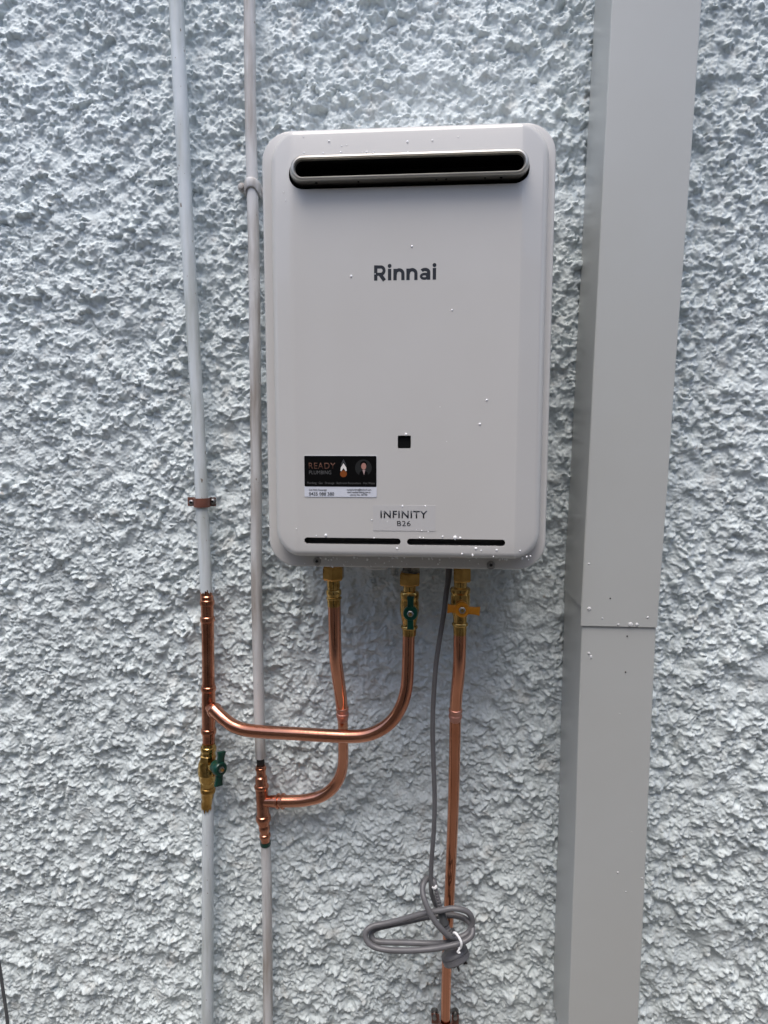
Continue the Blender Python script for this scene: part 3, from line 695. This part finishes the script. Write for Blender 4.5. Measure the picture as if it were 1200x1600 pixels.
# left isolating valve
o = empty('ball_valve', PV(325, 1200, YR), 'brass ball valve with green handle facing sideways, low on the left pipe', 'valve')
YV = YR + 0.002
place('upper_socket', lathe((326, 1161, YV), (325.5, 1182, YV), [(0, 19.5), (.1, 20.5)] + bead(.42, .2, 21, 25) + [(.75, 21), (1, 24)]), M['brass'], o)
hexnut((325, 1178, YV), (325, 1190, YV), 25, o, M['brass'], 'upper_nut', 0.2)
place('body', lathe((324.5, 1188, YV), (324.5, 1222, YV), [(0, 24), (.12, 28.5), (.35, 30), (.60, 30), (.63, 28.6), (.85, 27), (1, 22)]), M['brass'], o)
hexnut((325, 1219, YV), (325.3, 1229, YV), 22.5, o, M['brass'], 'lower_nut', 0.35)
place('lower_socket', lathe((325.3, 1228, YV), (322.8, 1263, YV), [(0, 21)] + bead(.18, .12, 20.5, 23.4) + [(.34, 19.4), (.50, 19), (.54, 17.2), (.8, 16), (1, 13.5)]), M['brass_dull'], o)
tl = Matrix.Rotation(math.radians(52), 4, 'Z') @ Matrix.Rotation(math.radians(4), 4, 'Y')
pv, _t = P(334, 1200, YV + .012)
stem_a = pv; ax = (Matrix.Rotation(math.radians(52), 3, 'Z') @ Vector((0, -1, 0)))
place('stem_neck', lathe(tuple(pv - ax * .006), tuple(pv + ax * 0.010), [(0, .0075), (.6, .0075), (.62, .006), (1, .006)], 20, True), M['brass'], o)
butterfly(341.5, 1200, YV + .021, 11.3, (27, 27), 11, 14, 86, o, M['green'], tl)
ragged(323.0, 1251, 1258, 17.2, YV - .001, False, o, M['brass_dull'], 9, 18)

# painted pipes
def painted_pipe(name, label, pts, m, sub=10):
    P4 = catmull(pxpts(pts), sub); bm = bmesh.new()
    sweep(bm, P4, 22, wob=lambda i, a: 1 + 0.035 * (noise.noise(Vector((i * 0.35, math.cos(a) * 1.6, math.sin(a) * 1.6 + 7)))))
    return place(name, from_bm(bm, 50), m, None, label, 'pipe')
painted_pipe('painted_pipe', 'thick bluish white painted pipe, the upper left one held by a brown clip',
    [(273, -60, .030, 23.5), (275.2, 0, .030, 23), (277.8, 60, .030, 22.6), (281, 130, .030, 22.2), (285.2, 215, .029, 21.4), (289.6, 310, .028, 20.8), (296.5, 430, .027, 20.2), (303, 545, .026, 19.6), (308.6, 640, .025, 19.4), (312, 705, .025, 19.2), (315.4, 785, .025, 18.9), (319.2, 860, .025, 18.6), (322.4, 932, .025, 18.4)], M['paint_blue'])
painted_pipe('painted_pipe', 'bluish white painted pipe going down below the left brass valve',
    [(325.0, 1246, .024, 17.2), (324.8, 1262, .024, 17.8), (324.8, 1300, .025, 18.2), (324.8, 1400, .024, 18.3), (324.3, 1500, .024, 18.3), (323.8, 1650, .024, 18.3)], M['paint_blue'])
painted_pipe('painted_pipe', 'thinner weathered off-white pipe, the upper one beside the heater with a cast clip',
    [(388.5, -60, .024, 18.8), (389.7, 0, .024, 18.5), (390.4, 70, .024, 18.3), (391, 140, .024, 18), (392.6, 230, .023, 17.9), (394.6, 300, .023, 17.8), (397, 420, .023, 17.6), (398.6, 560, .022, 17.6), (400, 700, .022, 17.4), (400.6, 880, .022, 17.2), (402, 980, .022, 16.6), (404.6, 1090, .022, 16.4), (407, 1184, .022, 16)], M['paint_old'])
painted_pipe('painted_pipe', 'thinner weathered off-white pipe hanging below the small copper tee',
    [(415, 1319, .024, 15.2), (415.8, 1340, .024, 15.5), (417.2, 1400, .024, 15.6), (418.2, 1500, .023, 15.4), (418.6, 1650, .023, 15.4)], M['paint_old'])

# small tee fitting on the thin pipe
o = empty('copper_tee', PV(411, 1250, .026), 'small copper tee fitting with press joints between the thin painted pipes', 'pipe fitting')
YQ = .028
place('black_sleeve', lathe((406.9, 1180, .0215), (407.4, 1199, .024), [(0, 12), (.5, 12.4), (1, 12)]), M['lead'], o)
place('upper_socket', lathe((407.3, 1196, YQ), (409, 1238, YQ), [(0, 13.5), (.03, 15)] + bead(.12, .06, 15, 17.6) + [(.24, 14.6), (.38, 15), (.42, 18.2), (.58, 19), (.66, 18.6)] + bead(.78, .08, 19, 23) + [(.90, 19.5), (1, 19.2)]), M['copper_dark'], o)
place('tee_body', lathe((409, 1236, YQ), (412.2, 1290, YQ), [(0, 19.2), (.6, 19.4), (.66, 20)] + bead(.78, .09, 20, 24) + [(.92, 19), (1, 16)]), M['copper_dark'], o)
place('tee_branch', lathe((411, 1252, YQ), (446, 1252, .036), [(0, 16), (.3, 17.5), (.42, 18.5), (.58, 19)] + bead(.68, .05, 19.2, 24) + [(.76, 19.6)] + bead(.90, .04, 19.8, 24.5) + [(1, 19)]), M['copper'], o)
place('lower_socket', lathe((412.4, 1286, YQ), (414.8, 1315, YQ), [(0, 14.5), (.18, 17.5), (.36, 17.5), (.46, 14.5)] + bead(.68, .12, 15, 18) + [(.86, 14.6), (1, 13.5)]), M['copper_dark'], o)
place('green_ring', lathe((414.7, 1312.5, .025), (415, 1321, .025), [(0, 13.5), (.2, 16.4), (.8, 16.6), (1, 15)]), M['green'], o)

# clips
def strap_clip(name, label, cx, cy, Y, w, hpx, m, s1, s2, ear=(1, 1)):
    root = empty(name, PV(cx, cy, 0.01), label, 'pipe clip')
    c, t = P(cx, cy, Y); R = rad(w, t) + 0.0016; h = hpx * t / FOC / 2
    eL = PV(s1[0], s1[1], 0.012).x - c.x; eR = PV(s2[0], s2[1], 0.012).x - c.x
    yb = -0.013
    pr = [(eL - .005, yb), (eL + .004, yb), (-R * 1.02, yb - 0.001)]
    for k in range(0, 15):
        a = math.pi * (1 - k / 14); pr.append((R * math.cos(a), -(Y) + 0.0 - R * math.sin(a)))
    pr += [(R * 1.02, yb - 0.001), (eR - .004, yb), (eR + .005, yb)]
    bm = bmesh.new(); th = 0.0014
    V = []
    for i, (x, y) in enumerate(pr):
        a = Vector(pr[max(i - 1, 0)]); b = Vector(pr[min(i + 1, len(pr) - 1)]); tt = (b - a).normalized(); nn = Vector((tt.y, -tt.x))
        if nn.y > 0 and abs(x) > R: nn = -nn
        q = Vector((x, y)) + nn * th
        V.append([bm.verts.new((c.x + x, y, c.z - h)), bm.verts.new((c.x + x, y, c.z + h)), bm.verts.new((c.x + q.x, q.y, c.z + h)), bm.verts.new((c.x + q.x, q.y, c.z - h))])
    for a, b in zip(V, V[1:]):
        for k in range(4): bm.faces.new((a[k], a[(k + 1) % 4], b[(k + 1) % 4], b[k]))
    bm.faces.new(V[0]); bm.faces.new(V[-1][::-1])
    place('strap', from_bm(bm, 30), m, root)
    return root
r_ = strap_clip('pipe_clip', 'brown strap clip with two screws round the thick upper left pipe', 315.3, 785, .025, 19, 14, M['brown_clip'], (299, 785), (333, 784))
screw(299, 785, .0145, 8.5, r_); screw(332, 783.5, .017, 9, r_)
r_ = strap_clip('pipe_clip', 'brown strap clip round the gas pipe at the bottom edge', 696, 1601, .024, 16, 17, M['brown_clip'], (679, 1598), (712, 1598))
for px in (679, 711):
    a = PV(px, 1576, .0)
    place('bolt', lathe((a.x, -.004, a.z), (a.x, -.020, a.z), [(0, .0062), (.45, .0062), (.46, .0035), (1, .0033)], 18, True), M['screw'], r_)
# white cast saddle on the thin pipe
o = empty('pipe_clip', PV(394, 288, .01), 'off-white painted saddle clip on the thin pipe beside the top of the heater', 'pipe clip')
a_, t_ = P(394, 288, .023); R = rad(22, t_)
bm = bmesh.new(); n = 16; hh = .0065
rows = []
for zi, (dz, g) in enumerate(((hh, 0.90), (hh * .7, 1.0), (0, 1.04), (-hh * .7, 1.0), (-hh, 0.93))):
    row = []
    for k in range(n + 1):
        a = math.pi * k / n; x = -R * g * math.cos(a); y = -.023 - R * g * math.sin(a)
        row.append(bm.verts.new((a_.x + x, y, a_.z + dz - (.009 * (abs(math.cos(a)) ** 3) if dz < 0 else 0.003 * abs(math.cos(a)) ** 3) )))
    row = [bm.verts.new((a_.x - R * g, -.004, row[0].co.z))] + row + [bm.verts.new((a_.x + R * g, -.004, row[-1].co.z))]
    rows.append(row)
for p, q in zip(rows, rows[1:]):
    for k in range(len(p) - 1): bm.faces.new((p[k], p[k + 1], q[k + 1], q[k]))
me = from_bm(bm, 50); so = place('saddle', me, M['paint_old'], o); md = so.modifiers.new('thickness', 'SOLIDIFY'); md.thickness = 0.0018; md.offset = 0
for px, py in ((381.5, 297), (409, 303)):
    b_ = PV(px, py, 0.0)
    place('lug', lathe((b_.x, -.002, b_.z), (b_.x, -.019, b_.z), [(0, .0068), (.6, .0064), (.70, .0058), (.72, .0042), (.85, .0038), (.88, .0025)], 16, True, roll=.3), M['paint_old'], o)

# ------------------------------------------------------------------ downpipe
dp = empty('downpipe', (0.25, -0.06, 0), 'pale grey square metal downpipe in two sleeved sections right of heater', 'downpipe')
YD = 0.115
def duct(name, fl_t, fr_t, bl_t, fl_b, fr_b, bl_b, Yf, Yb, parent, rr=0.0022, step=None):
    """rectangular duct; top and bottom front-left, front-right, back-left as (px, py)"""
    bm = bmesh.new(); rings = []
    for (fl, fr, bl, zz) in ((fl_t, fr_t, bl_t, 0), (fl_b, fr_b, bl_b, 1)):
        A = PV(*fl, Yf); B = PV(*fr, Yf); z = (A.z + B.z) / 2; Lb = PV(*bl, Yb).x
        cs = [(A.x, -Yf), (B.x, -Yf), (B.x + (Lb - A.x) * 0.6, -Yb), (Lb, -Yb)]
        ring = []
        for i, (x, y) in enumerate(cs):
            p = Vector((x, y)); pa = Vector(cs[i - 1]); pb = Vector(cs[(i + 1) % 4])
            da = (pa - p).normalized(); db = (pb - p).normalized()
            for k in range(5):
                s = k / 4; q = p + da * rr * (1 - s) ** 2 + db * rr * s ** 2
                low_ = (i == 0 and k >= 2) or (i == 1 and k <= 2)
                ring.append(bm.verts.new((q.x, q.y, z if (zz == 0 or step is None or low_) else step)))
        rings.append(ring)
    # subdivide along the length so that the sheet is very slightly uneven
    N = 30; prev = rings[0]; allr = [prev]
    for k in range(1, N):
        cur = []
        for a, b in zip(rings[0], rings[1]):
            q = a.co.lerp(b.co, k / N); q = q + Vector((0.0010 * noise.noise(q * 5), 0.0012 * noise.noise(q * 4 + Vector((9, 0, 0))), 0)); cur.append(bm.verts.new(q))
        allr.append(cur)
    allr.append(rings[1])
    for p, q in zip(allr, allr[1:]):
        n = len(p)
        for i in range(n): bm.faces.new((p[i], p[(i + 1) % n], q[(i + 1) % n], q[i]))
    if step is not None:       # folded-in bottom edge of the sleeve
        q = allr[-1]; n = len(q); cx = sum(v.co.x for v in q) / n; cy = sum(v.co.y for v in q) / n
        inn = [bm.verts.new((cx + (v.co.x - cx) * 0.972, cy + (v.co.y - cy) * 0.972, v.co.z)) for v in q]
        for i in range(n): bm.faces.new((q[i], q[(i + 1) % n], inn[(i + 1) % n], inn[i]))
    return place(name, from_bm(bm, 40), M['downpipe'], parent)
lo = duct('lower_section', (911.2, 900), (1029.5, 900), (882.8, 900), (886.2, 1660), (994.4, 1660), (860.8, 1660), YD - .0022, .004, dp)
up = duct('upper_section', (970.5, -300), (1119, -300), (942.5, -300), (907.2, 978.5), (1027.6, 979.5), (879.2, 978.5), YD, .002, dp, step=PV(907.5, 949, YD).z)
# sleeve lip: the side flange of the upper section stops higher
for px, py in ((953.5, 935), (980, 994), (977.5, 1050)):
    c, t = P(px, py, YD if py < 979 else YD - .002)
    place('rivet', lathe((c.x, c.y + .0005, c.z), (c.x, c.y - .0006, c.z), [(0, .0011), (.7, .0011), (1, .0006)], 10, True), M['dark_inside'], dp)
dd = [(920, 881, 5), (920.5, 951, 8), (1012, 964.5, 6), (966, 976, 6), (985, 975.8, 9), (995, 975.8, 7), (920, 1020.5, 6), (923.5, 1026.5, 7), (941, 966, 4), (987, 1300, 4), (968, 1115, 4), (972, 1170, 4), (965, 1363, 5), (1003, 1372, 5), (978, 1393, 4)]
dd += [(random.uniform(905, 990), random.uniform(1000, 1590), random.uniform(1.5, 3.4)) for _ in range(16)]
bmd = drops([q for q in dd if q[0] < 1028 - (q[1] - 980) * .05 - 4], lambda px, py: (YD if py < 979 else YD - .0022) - .0004, dp, m=M['water_flat'])
# stray rain marks

# ------------------------------------------------------------------ power cord and plug
pc = empty('power_cord', PV(677, 1150, 0.07), 'grey power cord hanging from the heater, coiled and tied above its plug', 'power cord')
q = lambda x, y: (540 + x / 5.0, 1340 + y / 5.0)
place('hanging_cable', tube([(701.5, 884, .10, 10.5), (700.5, 905, .10, 9.5), (697.5, 925, .10, 8.3), (692.8, 963, .10, 8), (686.3, 1003, .098, 7.8), (680.8, 1043, .095, 7.7), (677.2, 1095, .09, 7.6), (676, 1140, .088, 7.5), (677.2, 1190, .086, 7.5), (679, 1240, .084, 7.4), (678.2, 1290, .082, 7.3), (675, 1335, .08, 7.2), (673.2, 1370, .078, 7.2), (674.5, 1396, .074, 7.2), (681, 1414, .066, 7.2), (689, 1428, .058, 7.2)], 8, 18), M['cord'], pc)
def loop(pts, w=8.3):
    return tube([(*q(x, y), Y, w) for x, y, Y in pts], 8, 18)
place('cable_coil', loop([(700, 228, .078), (690, 190, .076), (665, 163, .072), (635, 165, .074), (608, 205, .082), (602, 270, .090), (620, 340, .098), (655, 425, .104), (700, 500, .106), (750, 560, .106), (800, 605, .104), (860, 628, .100), (920, 612, .096), (970, 570, .092), (990, 500, .090), (965, 435, .092), (905, 405, .094), (830, 398, .094), (750, 412, .094), (650, 428, .092), (540, 455, .090), (420, 490, .088), (300, 517, .088), (215, 535, .090), (165, 570, .094), (155, 620, .098), (185, 672, .102), (245, 705, .104), (340, 722, .106), (460, 726, .108), (580, 722, .110), (700, 710, .110), (800, 692, .110), (880, 672, .108), (945, 645, .104), (988, 600, .098), (988, 540, .090), (950, 490, .084), (890, 460, .080), (820, 450, .078), (750, 455, .076), (650, 462, .076), (540, 485, .076), (430, 508, .076), (330, 530, .078), (250, 550, .080), (205, 580, .082), (205, 625, .086), (245, 655, .088), (340, 662, .090), (450, 664, .092), (580, 668, .094), (690, 672, .092), (770, 668, .088), (830, 650, .082), (850, 610, .074), (825, 560, .066)], 8.8), M['cord'], pc)
def ribbed(a, b, w0, w1, nr, Ya, Yb):
    pr = []
    for k in range(nr):
        t0 = k / nr; s = 1 / nr; w = w0 + (w1 - w0) * t0
        pr += [(t0, w * .74), (t0 + s * .12, w), (t0 + s * .62, w), (t0 + s * .74, w * .74)]
    pr.append((1, w1 * .7))
    return lathe((*q(*a), Ya), (*q(*b), Yb), pr, 18, angle=25)
place('ribbed_sleeve', ribbed((695, 215), (742, 400), 6.2, 8.4, 8, .080, .084), M['cord'], pc)
for a, b in (((690, 222), (700, 236)), ((735, 385), (745, 400))):
    place('white_ring', lathe((*q(*a), .081), (*q(*b), .081), [(0, 8), (.5, 9), (1, 8)], 16), M['tie'], pc)
place('sleeve_neck', lathe((*q(742, 400), .086), (*q(772, 520), .088), [(0, 9), (.3, 11.5), (.75, 13.5), (.95, 14.5), (1, 12)], 22), M['cord_dark'], pc)
place('plug_neck', ribbed((768, 505), (812, 620), 11.5, 15, 5, .086, .088), M['cord'], pc)
# plug: a thick tilted disc with flat angled pins
c, t = P(*q(848, 742), .082); k = t / FOC
A = PV(*q(812, 610), .088); axis = (PV(*q(905, 860), .068) - PV(*q(815, 640), .092)).normalized()
ax2 = Vector((0.18, -0.52, -0.30)).normalized()
# body axis leans down to the right; the round rim faces lower right
down = Vector((0.42, -0.30, -0.86)).normalized()
R = 22 * k
plug = place('plug', lathe(tuple(c - down * .016), tuple(c + down * .012), [(0, R * .30), (.15, R * .42), (.32, R * .60), (.42, R * .86), (.50, R * .96), (.62, R * 1.0), (.64, R * .93), (.70, R * .93), (.72, R * 1.0), (.94, R * 1.0), (1.0, R * .94)], 32, True, 30), M['cord'], pc)
side = down.cross(Vector((0, 1, 0))).normalized(); dep = down.cross(side).normalized()
for s, d in ((-.42, -.15), (.38, -.25), (0, .5)):
    base = c + down * .011 + side * (-s * R) + dep * (d * R)
    bm = bmesh.new(); u = (side + dep * (.5 if s < 0 else -.5)).normalized() if s else dep; v = down.cross(u)
    vs = []
    for tt in (0, .0105):
        for a, b in ((-1, -1), (1, -1), (1, 1), (-1, 1)): vs.append(bm.verts.new(base + down * tt + u * a * .0030 + v * b * .0011))
    for f in ((0, 1, 2, 3), (7, 6, 5, 4), (0, 4, 5, 1), (1, 5, 6, 2), (2, 6, 7, 3), (3, 7, 4, 0)): bm.faces.new([vs[i] for i in f])
    place('pin', from_bm(bm), M['black'] if False else M['dark_inside'], plug)
tie = loop([(842, 600, .100), (846, 588, .109), (862, 592, .1135), (884, 622, .1165), (900, 652, .119), (905, 680, .1195), (900, 702, .117), (890, 712, .108), (880, 690, .095)], 3.8)
place('white_cable_tie', tie, M['tie'], pc)
place('tie_tail', loop([(893, 705, .118), (884, 722, .1185), (876, 736, .1185), (886, 742, .1185), (896, 738, .118)], 3.2), M['tie'], pc)

# dark cable crossing the lower left corner
place('dark_cable', tube([(-4, 1490, .03, 5), (1, 1522, .032, 5), (6, 1556, .035, 5), (11, 1590, .038, 5), (15, 1640, .04, 5)], 6, 12), M['cord_dark'], None, 'thin dark cable in the bottom left corner of the wall', 'cable')

SC.render.engine = 'CYCLES'
